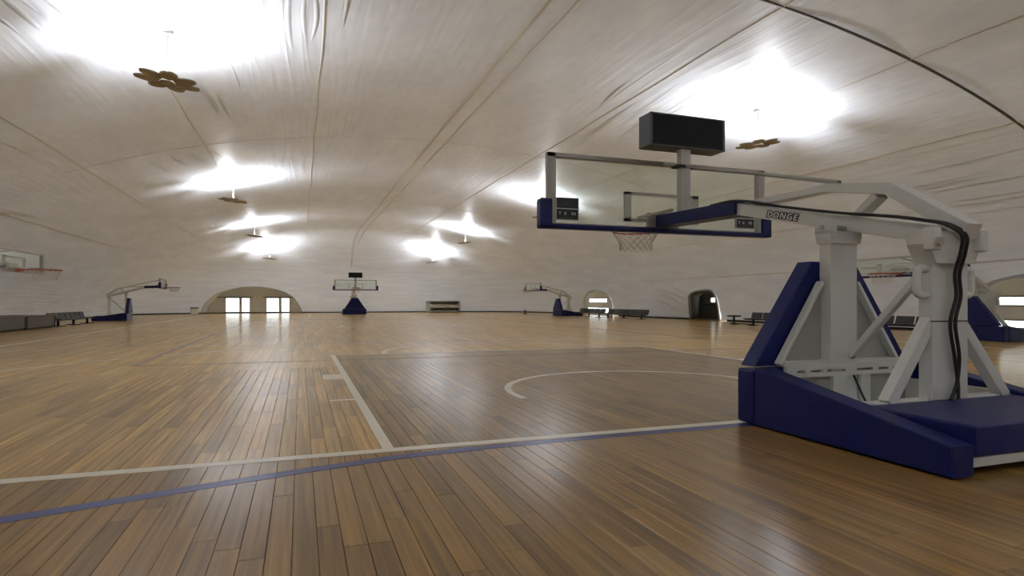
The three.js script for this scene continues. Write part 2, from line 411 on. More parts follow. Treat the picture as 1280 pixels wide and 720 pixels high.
// dark skirt where the membrane meets the floor
for (const [name, fn] of [['baseboard_left', -1], ['baseboard_right', 1]]) {
  const b = structure(name, 'dark anchoring strip along the foot of the membrane');
  const breaks = Object.values(OPEN).filter(o => o.side === (fn < 0 ? 'left' : 'right')).map(o => [Math.min(...o.out.map(p => p[0])), Math.max(...o.out.map(p => p[0]))]).sort((a, c) => a[0] - c[0]);
  const runs = []; let at = -8.3; for (const [a, c] of breaks) { runs.push([at, a]); at = c; } runs.push([at, 38.25]);
  for (const [v0, v1] of runs) {
    const pos = [], idx = []; const n = Math.max(4, Math.ceil((v1 - v0) / .25)); let k = 0;
    for (let i = 0; i <= n; i++) {
      let f = i / n; if (v1 > 38) f = 1 - (1 - f) ** 3;
      const v = v0 + (v1 - v0) * f; let u0 = domeSideU(fn, v, .0) - fn * .05, u1 = domeSideU(fn, v, .14) - fn * .05;
      pos.push(u0 * S, 0, -v * S, u1 * S, .14, -v * S, (u1 + fn * .06) * S, .14, -v * S);
      if (i) for (let q = 0; q < 2; q++) { const A = (i - 1) * 3 + q, B = A + 1, C = i * 3 + q, D = C + 1; idx.push(A, B, C, C, B, D); }
    }
    const g = new THREE.BufferGeometry(); g.setAttribute('position', new THREE.Float32BufferAttribute(pos, 3)); g.setIndex(idx); g.computeVertexNormals(); g.setAttribute('uv', new THREE.Float32BufferAttribute(new Float32Array(pos.length / 3 * 2), 2));
    raw('strip', g, M.skirt, b);
  }
}
{ // far end strip, broken at the arch
  const b = structure('baseboard_far', 'dark anchoring strip along the far end of the hall');
  for (const [u0, u1] of [[-11.2, -8.5], [-8.5, -2.75], [-2.75, 11.5]]) {
    const pos = [], idx = [], n = 40;
    for (let i = 0; i <= n; i++) { const u = u0 + (u1 - u0) * i / n; const h = u1 === -2.75 ? .1 : .14; const v = u1 === -2.75 ? 38.18 : domeEndV(u, .02) - .06; pos.push(u * S, 0, -v * S, u * S, h, -v * S, u * S, h, -(v + .08) * S); if (i) for (let q = 0; q < 2; q++) { const A = (i - 1) * 3 + q, B = A + 1, C = i * 3 + q, D = C + 1; idx.push(A, B, C, C, B, D); } }
    const g = new THREE.BufferGeometry(); g.setAttribute('position', new THREE.Float32BufferAttribute(pos, 3)); g.setIndex(idx); g.computeVertexNormals(); g.setAttribute('uv', new THREE.Float32BufferAttribute(new Float32Array(pos.length / 3 * 2), 2));
    raw('strip', g, M.skirt, b);
  }
}

// ------------------------------------------------------------------ vestibules behind the openings
function vestibule(name, label, op, depth, mat, ringMat, skew = 0) {
  const o = structure(name, label);
  const pt = (w, y, d) => {   // d = 0 on the membrane, then the absolute end plane
    if (op.side === 'end') { const v0 = domeEndV(w, Math.max(0, y)); return W(w, y, d === 0 ? v0 - .02 : 38.3 + depth); }
    const u0 = domeSideU(1, w, Math.max(0, y)); return W(d === 0 ? u0 - .02 : DU + 12.2 + depth, y, d === 0 ? w : w + skew * (DU + 12.2 + depth - u0));
  };
  const pts = op.out, cx = pts.reduce((a, p) => a + p[0], 0) / pts.length;
  const strip = (k) => {
    const pos = [], idx = [], n = pts.length - 1; let c = 0;
    const loop = [...pts.slice(1), pts[0]];   // skip the floor edge
    loop.forEach((p, i) => { const w = cx + (p[0] - cx) * k, y = p[1] * k; const a = pt(w, y, 0), b = pt(w, y, 1); pos.push(a.x, a.y, a.z, b.x, b.y, b.z); if (i) { const A = (i - 1) * 2; idx.push(A, A + 1, A + 2, A + 2, A + 1, A + 3); } });
    const g = new THREE.BufferGeometry(); g.setAttribute('position', new THREE.Float32BufferAttribute(pos, 3)); g.setIndex(idx); const q = g.toNonIndexed(); q.computeVertexNormals(); planarUV(q); return q;
  };
  raw('tunnel_lining', [strip(1), strip(1.03)], mat, o, 'fabric lining of the passage');
  // soft rim on the membrane
  const rimPts = [...pts.slice(1), pts[0]].map(p => { const q = pt(p[0], p[1], 0); return [q.x / S, q.y, -q.z / S]; });
  mk('opening_rim', tubeM(rimPts, .07, 90, 8), ringMat || M.fabric, o);
  return o;
}
// wall with rectangular holes at the end of a passage, with panes: outline [w,y], holes [w0,w1,y0,y1,frame]
function glazedWall(o, op, at, outline, holes, wallMat, paneMat, frameMat) {
  const map = (g) => { // prismUY made in (w, y) with thickness along local v: turn it onto the wall
    if (op.side !== 'end') { g.applyMatrix4(new THREE.Matrix4().set(0, 0, -1, 0, 0, 1, 0, 0, -1, 0, 0, 0, 0, 0, 0, 1)); flip(g); }
    return g;
  };
  const wall = prismUY(outline, at, at + .08, 0, holes.map(h => [[h[0], h[2]], [h[1], h[2]], [h[1], h[3]], [h[0], h[3]]]));
  mk('end_wall', map(wall), wallMat, o);
  for (const h of holes) {
    const f = .045;
    const fr = [bx(h[0], h[1], h[2], h[2] + f * S, at - .01, at + .05), bx(h[0], h[1], h[3] - f * S, h[3], at - .01, at + .05), bx(h[0], h[0] + f, h[2], h[3], at - .01, at + .05), bx(h[1] - f, h[1], h[2], h[3], at - .01, at + .05)];
    mk('window_frame', fr.map(map), frameMat, o);
    mk('window_pane', map(bx(h[0] + f, h[1] - f, h[2], h[3], at + .03, at + .035)), paneMat, o, 'bright glass pane');
  }
}
{
  const op = OPEN.farArch, o = vestibule('window_1', 'wide arched passage with two bright glazed doors at the far end', op, 1.6, M.tunnel);
  glazedWall(o, op, 39.85, op.out.map(p => [p[0] * 1.0, p[1] + .02]), [[-7.5, -6.62, .06, 2.05], [-6.55, -6.0, .06, 2.05], [-5.05, -4.2, .06, 2.05], [-4.12, -3.55, .06, 2.05]], M.tunnel, M.pane, M.frameDark);
  mk('lintel', [bx(-8.0, -5.8, 2.06, 2.16, 39.5, 39.82), bx(-5.2, -3.1, 2.06, 2.16, 39.5, 39.82)], M.frameDark, o);
}
const flared = (op, depth, k) => op.out.map(([w, y]) => [w + k * (DU + 12.2 + depth - domeSideU(1, w, Math.max(0, y))), y]);
{
  const op = OPEN.rightWindow, o = vestibule('window_2', 'bright arched window bay in the side of the dome behind black chairs', op, .12, M.tunnel, null, 2.0);
  glazedWall(o, op, 12.6, flared(op, .12, 2.0), [[25.5, 27.75, 1.36, 1.95], [25.35, 27.95, .18, .9]], M.tunnel, M.pane, M.greySheet);
}
{
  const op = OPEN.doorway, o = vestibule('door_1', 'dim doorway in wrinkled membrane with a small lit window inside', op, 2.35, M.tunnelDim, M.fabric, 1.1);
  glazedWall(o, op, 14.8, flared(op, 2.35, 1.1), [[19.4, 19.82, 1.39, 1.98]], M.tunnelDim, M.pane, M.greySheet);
  mk('ledge', bx(14.6, 14.78, 1.2, 1.27, 19.3, 20.1), M.frameDark, o);
}
{
  const op = OPEN.nearArch, o = vestibule('window_3', 'bright arched window bay behind the blue basketball stand on the side', op, .22, M.tunnel, null, .7);
  glazedWall(o, op, 12.7, flared(op, .22, .7), [[2.8, 6.5, 1.32, 1.86], [2.8, 6.6, .25, .74]], M.tunnel, M.pane, M.greySheet);
}

// ------------------------------------------------------------------ floor
const floor = structure('floor', 'glossy lacquered timber sports floor of narrow boards');
mk('subfloor', bx(-15, 16, -.3, -.03, -11, 43), M.subfloor, floor);
const LANE = { u0: -2.45, u1: -2.45 + 66 * ROW, v1: 5.8 };
// planks that can be told apart
const U0 = LANE.u0 - 52 * ROW, NROWS = 140, PV0 = -3.3, PV1 = 4.2;
const LEN = [.7, .9, 1.1, 1.3, 1.5];
const camU = -2.884, camV = -3.163, YAW = .338;
function viewOf(u, v) { const a = u - camU, b = v - camV; return [a * Math.cos(YAW) - b * Math.sin(YAW), a * Math.sin(YAW) + b * Math.cos(YAW)]; }
function plankGeo(len, off) {      // chamfered board, top at y = 0
  const w = ROW * S - .0032, l = len * S - .0025, c = .002, h = .028;
  const x = w / 2, z = l / 2;
  const ring = (X, Z, y) => [[-X, y, -Z], [X, y, -Z], [X, y, Z], [-X, y, Z]];
  const top = ring(x - c, z - c * .5, 0), mid = ring(x, z, -c), low = ring(x, z, -h);
  const pos = []; const quad = (a, b, d, e) => { for (const p of [a, b, d, a, d, e]) pos.push(...p); };
  quad(top[0], top[3], top[2], top[1]);
  for (let i = 0; i < 4; i++) { const j = (i + 1) % 4; quad(top[i], top[j], mid[j], mid[i]); quad(mid[i], mid[j], low[j], low[i]); }
  const g = new THREE.BufferGeometry(); g.setAttribute('position', new THREE.Float32BufferAttribute(pos, 3)); g.computeVertexNormals();
  const uv = new Float32Array(pos.length / 3 * 2);
  for (let i = 0; i < pos.length / 3; i++) { uv[2 * i] = (pos[3 * i] / 1.3) + off * .37; uv[2 * i + 1] = (pos[3 * i + 2] / 5.2) + off * .619; }
  g.setAttribute('uv', new THREE.BufferAttribute(uv, 2)); return g;
}
const plankCache = {};
const boards = [];
for (let r = 0; r < NROWS; r++) {
  const u = U0 + (r + .5) * ROW;
  const inLane = u > LANE.u0 && u < LANE.u1;
  const segs = [[PV0, 0], [0, PV1]];
  for (const [a, b] of segs) {
    let v = a; const first = rr(.2, 1.3); let k = 0;
    while (v < b - .01) {
      let l = k === 0 ? Math.max(.25, Math.round(first * 10) / 10) : LEN[Math.floor(rnd() * LEN.length)]; k++;
      if (b - v - l < .3) l = b - v;
      boards.push({ u, v: v + l / 2, l, zone: v < -.001 ? 'margin' : inLane ? 'lane' : 'court' });
      v += l;
    }
  }
}
for (const b of boards) {
  let best = 0;
  for (let q = -2; q <= 2; q++) {
    const v = b.v + q * b.l / 4, [X, Z] = viewOf(b.u, v); if (Z < .3) continue;
    const px = 640 + 752.2 * X / Z, py = 376.3 + 583.1 / Z;
    if (px > -20 && px < 1300 && py < 740) best = Math.max(best, 1 / Z);
  }
  b.score = best; b.mat = Math.floor(rnd() * 8); b.off = Math.floor(rnd() * 6); b.tilt = rr(-.0022, .0022); b.pitch = rr(-.0008, .0008);
}
boards.sort((a, b) => b.score - a.score);
const restGeo = {}, ZONE = { margin: M.marginPlank, lane: M.lanePlank, court: M.plank };
boards.forEach((b, i) => {
  const key = b.l.toFixed(2) + '_' + b.off; const g = plankCache[key] ??= plankGeo(b.l, b.off);
  const mat = ZONE[b.zone][b.mat];
  if (i < 300) {
    const m = new THREE.Mesh(g, mat); m.name = numbered('plank'); m.position.set(b.u * S, 0, -b.v * S); m.rotation.set(b.pitch, 0, b.tilt); m.castShadow = m.receiveShadow = true; floor.add(m);
  } else {
    const q = g.clone(); q.rotateZ(b.tilt); q.translate(b.u * S, 0, -b.v * S); (restGeo[b.zone + '_' + b.mat] ??= []).push(q);
  }
});
for (const k in restGeo) { const m = raw('planks', restGeo[k], ZONE[k.split('_')[0]][+k.split('_')[1]], floor); m.userData.kind = 'stuff'; }
// boards too far off to tell apart
function slab(name, u0, u1, v0, v1, mat) {
  const g = new THREE.BoxGeometry((u1 - u0) * S, .03, (v1 - v0) * S); g.translate((u0 + u1) / 2 * S, -.015, -(v0 + v1) / 2 * S);
  const p = g.attributes.position, uv = g.attributes.uv;
  for (let i = 0; i < p.count; i++) uv.setXY(i, (p.getX(i) / S - LANE.u0) / (64 * ROW), -p.getZ(i) / S / 9.6);
  raw(name, g, mat, floor);
}
const PU0 = U0, PU1 = U0 + NROWS * ROW;
slab('far_boards', -14.5, 15.5, LANE.v1, 42.5, M.floorFar);
slab('far_boards', -14.5, LANE.u0, PV1, LANE.v1, M.floorFar);
slab('far_boards', LANE.u1, 15.5, PV1, LANE.v1, M.floorFar);
slab('stained_boards', LANE.u0, LANE.u1, PV1, LANE.v1, M.laneFar);
slab('far_boards', -14.5, PU0, 0, PV1, M.floorFar);
slab('far_boards', PU1, 15.5, 0, PV1, M.floorFar);
slab('margin_boards', -14.5, PU0, -10.5, 0, M.marginFar);
slab('margin_boards', PU1, 15.5, -10.5, 0, M.marginFar);
slab('margin_boards', PU0, PU1, -10.5, PV0, M.marginFar);
// painted lines: paint films 1.2 mm thick
function ribbon(pts, w, top = .0022) {   // pts [u,v], width in plan units
  const pos = [], idx = [];
  for (let i = 0; i < pts.length; i++) {
    const q = pts[Math.min(i + 1, pts.length - 1)], o = pts[Math.max(i - 1, 0)];
    let dx = q[0] - o[0], dy = q[1] - o[1]; const l = Math.hypot(dx, dy); dx /= l; dy /= l;
    const A = [pts[i][0] - dy * w / 2, pts[i][1] + dx * w / 2], B = [pts[i][0] + dy * w / 2, pts[i][1] - dx * w / 2];
    pos.push(A[0] * S, -.001, -A[1] * S, A[0] * S, top, -A[1] * S, B[0] * S, top, -B[1] * S, B[0] * S, -.001, -B[1] * S);
    if (i) for (let k = 0; k < 3; k++) { const a = (i - 1) * 4 + k, b = a + 1, c = i * 4 + k, d = c + 1; idx.push(a, c, b, c, d, b); }
  }
  let g = new THREE.BufferGeometry(); g.setAttribute('position', new THREE.Float32BufferAttribute(pos, 3)); g.setIndex(idx); g = g.toNonIndexed(); g.computeVertexNormals(); return planarUV(g);
}
function line(pts, w, mat = M.lineWhite, top, label) { raw('court_line', ribbon(pts, w, top), mat, floor, label); }
const arcPts = (cu, cv, r, a0, a1, n = 60) => Array.from({ length: n + 1 }, (_, i) => { const a = (a0 + (a1 - a0) * i / n) * R2D; return [cu + r * Math.cos(a), cv + r * Math.sin(a)]; });
const straight = (a, b, n = 20) => Array.from({ length: n + 1 }, (_, i) => [a[0] + (b[0] - a[0]) * i / n, a[1] + (b[1] - a[1]) * i / n]);
line(straight([-7.73, 0], [7.9, 0]), .075, M.lineWhite, .0026, 'white baseline');
line([[-5.2, -1.02], [-4.5, -.76], [-3.89, -.56], [-3.28, -.37], [-2.85, -.25], [-2.41, -.15], [-1.9, -.105], [-1.32, -.085], [-.32, -.09], [1.5, -.09], [4, -.09]], .08, M.lineBlue, .0022, 'blue line beside the baseline');
line(straight([-2.45, 0], [-2.45, 5.8]), .06, M.lineWhite, .003, 'white left side of the key');
line(straight([LANE.u1, 0], [LANE.u1, 5.8]), .05, M.lineWhite, .003);
line(straight([-2.48, 5.8], [LANE.u1 + .03, 5.8]), .05, M.lineWhite, .0026, 'white free-throw line');
line(arcPts(.08, 5.8, 1.8, 0, 180), .05);
line(arcPts(.06, 1.5, 1.27, -8, 188), .06, M.lineWhite, .0026, 'white arc under the hoop');
for (const [v, w, d] of [[1.72, .05, .12], [3.25, .4, .12], [4.35, .04, .12], [5.0, .04, .12]]) line([[-2.48 - d * 1.6, v], [-2.48, v]], w, M.lineWhite, .0024, 'rebound mark beside the key');
for (const [v, w, d] of [[1.72, .05, .12], [3.25, .4, .12], [4.35, .04, .12], [5.0, .04, .12]]) line([[LANE.u1 + .03, v], [LANE.u1 + .03 + d * 1.6, v]], w, M.lineWhite, .0024);
line([[-6.75, 0], [-6.7, 2.6], ...arcPts(0, 1.35, 7.05, 168, 12, 80), [6.9, 2.6], [6.95, 0]], .05, M.lineWhite, .0024, 'white three-point arc');
line(straight([-7.73, 0], [-7.73, 32.3], 60), .06, M.lineWhite, .0024, 'white left sideline');
line(straight([7.95, 0], [7.95, 32.3], 60), .06, M.lineWhite, .0024);
line(straight([-7.73, 32.3], [7.95, 32.3]), .06);
line(straight([-7.73, 16.1], [7.95, 16.1]), .05);
line(arcPts(.08, 16.1, 1.8, 0, 360, 90), .05);
line([[-6.75, 32.3], [-6.75, 29.6], ...arcPts(0, 30.9, 7.0, 192, 348, 80), [6.95, 29.6], [6.95, 32.3]], .05);
line([[-2.45, 32.3], [-2.45, 26.5], [2.6, 26.5], [2.6, 32.3]], .05);
line(straight([-4.76, 5.1], [-4.83, 23.2]), .055, M.lineBrown, .0028, 'dark side line of the volleyball court');
line(straight([-4.8, 5.1], [4.9, 4.85]), .03, M.lineBrown, .0028, 'thin dark end line of the volleyball court');
line(straight([4.9, 4.85], [4.9, 23.2]), .05, M.lineBrown, .0028);
line(straight([-4.83, 23.2], [4.9, 23.2]), .05, M.lineBrown, .0028);
// second court laid across the hall
line(straight([-9.0, 8.4], [9.4, 8.0]), .04, M.lineWhite, .0018);
line(straight([-9.0, 19.8], [9.4, 19.4]), .04, M.lineWhite, .0018);

// ------------------------------------------------------------------ basketball stands
const letterTex = canvasTex(512, 160, (c, w, h) => {
  c.fillStyle = '#d4d3cb'; c.fillRect(0, 0, w, h);
  c.font = 'italic bold 128px sans-serif'; c.textAlign = 'center'; c.textBaseline = 'middle';
  c.lineWidth = 30; c.strokeStyle = '#0c0a08'; c.strokeText('DONGE', w / 2 - 12, h / 2 + 4);
  c.fillStyle = '#e4e3dc'; c.fillText('DONGE', w / 2 - 12, h / 2 + 4);
});
M.lettering = Std({ map: letterTex, roughness: .5 });
const labelTex = canvasTex(256, 256, (c, w, h) => {
  c.fillStyle = '#d9dcd4'; c.fillRect(0, 0, w, h);
  c.fillStyle = '#1c1e1b'; c.fillRect(8, 6, w - 16, 116); c.fillStyle = '#0b0c0b'; c.fillRect(8, 132, w - 16, 116);
  c.strokeStyle = '#3a3e39'; c.lineWidth = 6; c.beginPath(); c.ellipse(w * .5, 70, 70, 26, 0, 0, 7); c.stroke(); c.fillStyle = '#343833'; c.fillRect(w * .38, 58, 46, 20);
  c.fillStyle = '#cfd1cc'; c.font = 'bold 46px sans-serif'; c.textBaseline = 'middle'; c.fillText('T', 34, 180); c.fillText('8', 92, 182); c.fillText('▪', 134, 178); c.fillText('63', 172, 180);
  c.fillStyle = '#4c4f4b'; c.fillRect(44, 226, 150, 6);
});
M.labelPrint = Std({ map: labelTex, roughness: .45 });
function quadUV(g) { return g; }
function decalVY(v0, v1, y0a, y1a, y0b, y1b, u) { // flat print on a plane u = const, from v0 (left) to v1 (right)
  const p = [[v0, y0a], [v1, y0b], [v1, y1b], [v0, y1a]].map(([v, y]) => [u, y, -v]);
  const g = new THREE.BufferGeometry();
  g.setAttribute('position', new THREE.Float32BufferAttribute([...p[0], ...p[1], ...p[2], ...p[0], ...p[2], ...p[3]], 3));
  g.setAttribute('uv', new THREE.Float32BufferAttribute([0, 0, 1, 0, 1, 1, 0, 0, 1, 1, 0, 1], 2)); g.computeVertexNormals(); return g;
}
// written in the plan coordinates of the stand in front; origin (OU, 0)
const OU = .56;
function makeStand(label, opt) {
  const t = thing('basketball_stand', label, 'hoop', opt.u, opt.v, opt.turn, 'portable basketball stands');
  const f = (v) => v > 0.3 ? .3 + (v - .3) * (opt.reach ?? 1) : v;     // forward reach of the arm
  const add = (name, list, mat, parent, lab, keep) => {
    list = Array.isArray(list) ? list : [list];
    for (const g of list) g.translate(-OU, 0, 0);
    return mk(name, list, mat, parent || t, lab, keep);
  };
  // pads of the base
  add('front_pad', [bx(-.24, 1.24, .02, .715, -.145, .005, .04)], M.blue, null, 'navy blue vinyl front pad');
  add('side_pad', [prismVY([[-.155, .02], [-1.35, .02], [-1.35, .30], [-.155, .745]], -.24, -.10, .02)], M.blue, null, 'navy blue sloping side pad');
  add('side_pad', [prismVY([[-.155, .02], [-1.35, .02], [-1.35, .30], [-.155, .745]], 1.10, 1.24, .02)], M.blue, null, 'navy blue sloping side pad');
  add('platform_pad', [bx(-.085, 1.085, .17, .46, -1.34, -.785, .03)], M.blue, null, 'navy blue pad over the counterweight');
  add('base_frame', [bx(-.09, 1.09, .075, .165, -1.33, -.16, .01), bx(.0, 1.09, .40, .47, -.78, -.70, .008), bx(0, .06, .1, .45, -.77, -.71), bx(1.03, 1.09, .1, .45, -.77, -.71), bx(-.08, -.02, .165, .5, -.7, -.16), bx(1.03, 1.09, .165, .5, -.7, -.16)], M.white, null, 'white steel base frame');
  for (const [u, v] of [[-.02, -.3], [1.0, -.3], [-.02, -1.2], [1.0, -1.2]]) add('wheel', [cyl(u, .0, .08, v, .03)], M.rubber);
  // triangular pad in front of the mast
  add('mast_pad', [prismUY([[-.17, .735], [1.16, .735], [.68, 2.13], [.30, 2.13]], -.075, .055, .02)], M.blue, null, 'navy blue triangular pad in front of the mast');
  add('mast_frame', [bar([-.02, .76, -.115], [.33, 1.85, -.115], .11, .05, 'u'), bar([1.0, .76, -.115], [.63, 1.85, -.115], .11, .05, 'u'), bx(.0, 1.0, .735, .80, -.15, -.085, .006)], M.white, null, 'white steel frame behind the triangular pad');
  add('mast_sheet', [prismUY([[.0, .76], [.98, .76], [.64, 1.85], [.33, 1.85]], -.09, -.08)], M.greySheet, null, 'grey sheet behind the triangular pad');
  // slotted cross beam
  const slots = [[.06, .12], [.17, .27], [.31, .46], [.56, .70], [.75, .84], [.88, .95]].map(([a, b]) => [[a, .655], [b, .655], [b, .69], [a, .69]]);
  add('slotted_beam', [prismUY([[-.02, .60], [1.04, .60], [1.04, .745], [-.02, .745]], -.19, -.165, 0, slots), bx(.36, .46, .17, .6, -.19, -.165), bx(.60, .68, .17, .6, -.19, -.165)], M.white, null, 'slotted white cross beam');
  add('slotted_beam_back', [bx(-.02, 1.04, .17, .74, -.163, -.158)], M.greySheet);
  add('floor_cables', [tubeM([[.1, .19, -.3], [.4, .2, -.42], [.55, .24, -.5], [.8, .2, -.45], [1.05, .19, -.55]], .014, 40), tubeM([[.2, .19, -.5], [.5, .2, -.6], [.9, .2, -.55], [1.1, .19, -.4]], .014, 40), tubeM([[.52, .6, -.2], [.54, .45, -.22], [.5, .3, -.3], [.45, .19, -.4]], .014, 30)], M.rubber, null, 'black hoses on the base');
  // front post
  const p1 = add('front_post', [bx(.36, .585, .17, 2.5, -.17, -.075, .012)], M.white, null, 'white box-section front post');
  add('post_head', [prismUY([[.35, 2.36], [.595, 2.36], [.61, 2.46], [.61, 2.52], [.335, 2.52], [.335, 2.46]], -.185, -.065, .004), bx(.335, .39, 2.5, 2.68, -.19, -.06, .01), bx(.56, .61, 2.5, 2.68, -.19, -.06, .01)], M.white, p1, 'forked head of the front post');
  { const g = new THREE.CylinderGeometry(.035, .035, .30 * S, 16); g.rotateZ(Math.PI / 2); g.scale(1 / S, 1, 1 / S); g.translate(.473, 2.58, .125); add('pivot_pin', [g], M.alu, p1); }
  // rear post
  const p2 = add('rear_post', [bx(.405, .69, .46, 2.12, -.80, -.72, .012)], M.white, null, 'white box-section rear post');
  add('post_head', [prismUY([[.40, 2.02], [.695, 2.02], [.76, 2.24], [.775, 2.38], [.325, 2.38], [.335, 2.24]], -.83, -.70, .006)], M.white, p2, 'flared head of the rear post');
  add('bracket', [bx(.33, .40, 2.16, 2.42, -.86, -.80, .02), bx(.69, .77, 2.16, 2.42, -.86, -.80, .02)], M.white, p2);
  { const g = new THREE.CylinderGeometry(.05, .05, .03 * S, 18); g.rotateX(Math.PI / 2); g.scale(1 / S, 1, 1 / S); g.translate(.365, 2.25, .865); add('bolt', [g], M.greySheet, p2); }
  add('joint_line', [bx(.403, .692, 1.355, 1.368, -.803, -.717)], M.rubber, p2);
  for (const sgn of [-1, 1]) {
    const uo = sgn < 0 ? .405 : .69, ue = uo + sgn * .07;
    add('handle', [tubeM([[uo, 1.96, -.765], [ue - sgn * .01, 1.95, -.765], [ue, 1.9, -.765], [ue, 1.72, -.765], [ue - sgn * .01, 1.67, -.765], [uo, 1.66, -.765]], .045, 40)], M.white, p2, 'white grab handle');
  }
  add('brace', [bar([.11, .45, -.76], [.43, 1.37, -.76], .13, .14, 'u')], M.white, null, 'white slanted brace');
  add('brace', [bar([1.04, .45, -.76], [.68, 1.31, -.76], .13, .13, 'u')], M.white, null, 'white slanted brace');
  add('lift_strut', [bar([.53, .85, -.17], [.53, 1.86, -.62], .1, .085), bar([.53, 1.6, -.5], [.53, 1.98, -.74], .07, .06)], M.white, null, 'white diagonal lift strut');
  { const g = new THREE.SphereGeometry(.05, 12, 8); g.scale(1 / S, 1, 1 / S); g.translate(.53, .86, .18); add('strut_joint', [g], M.greySheet); }
  // arm
  const arm = add('lower_arm', [bar([.6, 3.19, f(1.0)], [.6, 2.36, -.74], .30, .20)], M.white, null, 'white box-section lower arm');
  const e0 = f(1.02), e1 = f(2.10);
  add('arm_pad', [bar([.6, 3.18, e0 - .1], [.6, 3.25, e1], .40, .235)], M.blue, null, 'navy blue padding around the arm end');
  add('upper_truss', [bar([.6, 3.22, f(.85)], [.6, 3.20, .0], .22, .105), prismVY([[.06, 3.15], [.06, 3.265], [-.44, 3.095], [-.90, 2.46], [-.86, 2.30], [-.40, 2.955]], .54, .66, .008), bar([.6, 2.98, -.33], [.6, 2.68, -.13], .2, .1)], M.white, null, 'white truss above the arm');
  add('board_brace', [tubeM([[.6, 3.26, -.02], [.6, (opt.top ?? 4.52) - .07, f(2.08)]], .032, 4)], M.alu, null, 'thin tubular brace to the top of the board');
  if (opt.detail) {
    // lettering lies on the left face of the arm
    const yAt = v => 3.19 + (2.36 - 3.19) * (f(1.0) - v) / (f(1.0) + .74);
    add('lettering', [decalVY(.60, .25, yAt(.60) - .085, yAt(.60) + .075, yAt(.25) - .085, yAt(.25) + .075, .6 - .152 / S)], M.lettering, arm, 'black outlined brand lettering', true);
    const hose = (du, yo) => [[.52 + du, 3.32 + yo, 1.25], [.5 + du, 3.29 + yo, .9], [.5 + du, 3.06 + yo, .45], [.49 + du, 2.80 + yo, -.1], [.49 + du, 2.64 + yo, -.5], [.47 + du, 2.55 + yo, -.68], [.485 + du, 2.46 + yo, -.82], [.52 + du, 2.33 + yo, -.88], [.535 + du, 2.15, -.865], [.54 + du, 1.9, -.83], [.55 + du, 1.65, -.83], [.51 + du * 1.1, 1.35, -.825], [.545 + du, .95, -.825], [.57 - du * .2, .66, -.825], [.56 - du * 1.6, .47, -.835]];
    add('hose', [tubeM(hose(0, 0), .02, 160)], M.rubber, null, 'black hose along the arm and down the rear post');
    add('hose', [tubeM(hose(.036, 0), .02, 160)], M.rubber, null, 'black hose along the arm and down the rear post');
  }
  // backboard
  const bv = f(2.16), BT = opt.top ?? 4.52, ty = Math.min(3.85, BT - .3);
  const bb = add('backboard_glass', [bx(-.62, 1.86, 3.13, BT - .05, bv - .006, bv + .006)], M.glass, null, 'clear glass backboard');
  add('board_frame', [bx(-.665, 1.905, BT - .09, BT, bv - .03, bv + .03, .01), bx(-.665, -.575, 3.06, BT, bv - .03, bv + .03, .01), bx(1.815, 1.905, 3.06, BT, bv - .03, bv + .03, .01), bx(-.665, 1.905, 3.06, 3.14, bv - .03, bv + .03, .01)], M.alu, bb, 'grey metal board frame');
  if (!opt.bare) add('board_pad', [bx(-.745, 1.985, 3.02, 3.115, bv - .055, bv + .055, .03), bx(-.745, -.62, 3.02, 3.6, bv - .055, bv + .055, .03), bx(1.86, 1.985, 3.02, 3.57, bv - .055, bv + .055, .03)], M.blue, bb, 'navy blue board edge padding');
  add('target_frame', [bx(.18, 1.06, ty - .06, ty, bv - .012, bv + .012), bx(.18, .255, 3.24, ty, bv - .012, bv + .012), bx(.985, 1.06, 3.24, ty, bv - .012, bv + .012), bx(.18, 1.06, 3.24, 3.30, bv - .012, bv + .012)], M.target, bb, 'pale rectangle on the board');
  if (opt.detail) {
    const prt = (u0, u1, y0, y1) => { const g = new THREE.BoxGeometry(u1 - u0, y1 - y0, .016); g.translate((u0 + u1) / 2, (y0 + y1) / 2, -bv); return g; };
    add('printed_label', [prt(-.57, -.325, 3.2, 3.65)], M.labelPrint, bb, 'two black printed labels', true);
    add('printed_label', [prt(1.54, 1.79, 3.2, 3.65)], M.labelPrint, bb, 'two black printed labels', true);
  }
  add('board_mount', [bx(.42, .78, 3.12, 3.42, bv - .07, bv - .02, .01), bar([.3, 3.3, bv - .05], [.55, 3.42, bv - .3], .05, .05), bar([.9, 3.3, bv - .05], [.65, 3.42, bv - .3], .05, .05)], M.alu);
  // rim and net
  const rc = [.59, 3.16, bv + .46], rR = .25;
  const ring = Array.from({ length: 24 }, (_, i) => [rc[0] + rR * Math.cos(i / 24 * 2 * Math.PI), rc[1], rc[2] + rR * Math.sin(i / 24 * 2 * Math.PI)]);
  const rim = add('rim', [tubeM(ring, .018, 64, 8, true), bx(.50, .68, 3.08, 3.2, bv + .03, bv + .10, .008), bar([.5, 3.15, bv + .08], [.47, 3.155, bv + .24], .05, .03), bar([.68, 3.15, bv + .08], [.71, 3.155, bv + .24], .05, .03)], M.orange, null, 'orange rim');
  const strands = [];
  const N = 16, netR = k => rR * (1 - .30 * Math.min(1, k / 3)), lev = 5;
  for (let i = 0; i < N; i++) for (const sg of [1, -1]) {
    const pts = []; for (let k = 0; k <= lev; k++) { const a = (i + sg * k * .5) / N * 2 * Math.PI; pts.push([rc[0] + netR(k) * Math.cos(a), rc[1] - .02 - k * .082, rc[2] + netR(k) * Math.sin(a)]); }
    strands.push(tubeM(pts, .006, 10, 4));
  }
  add('net', strands, M.net, rim, 'white cord net');
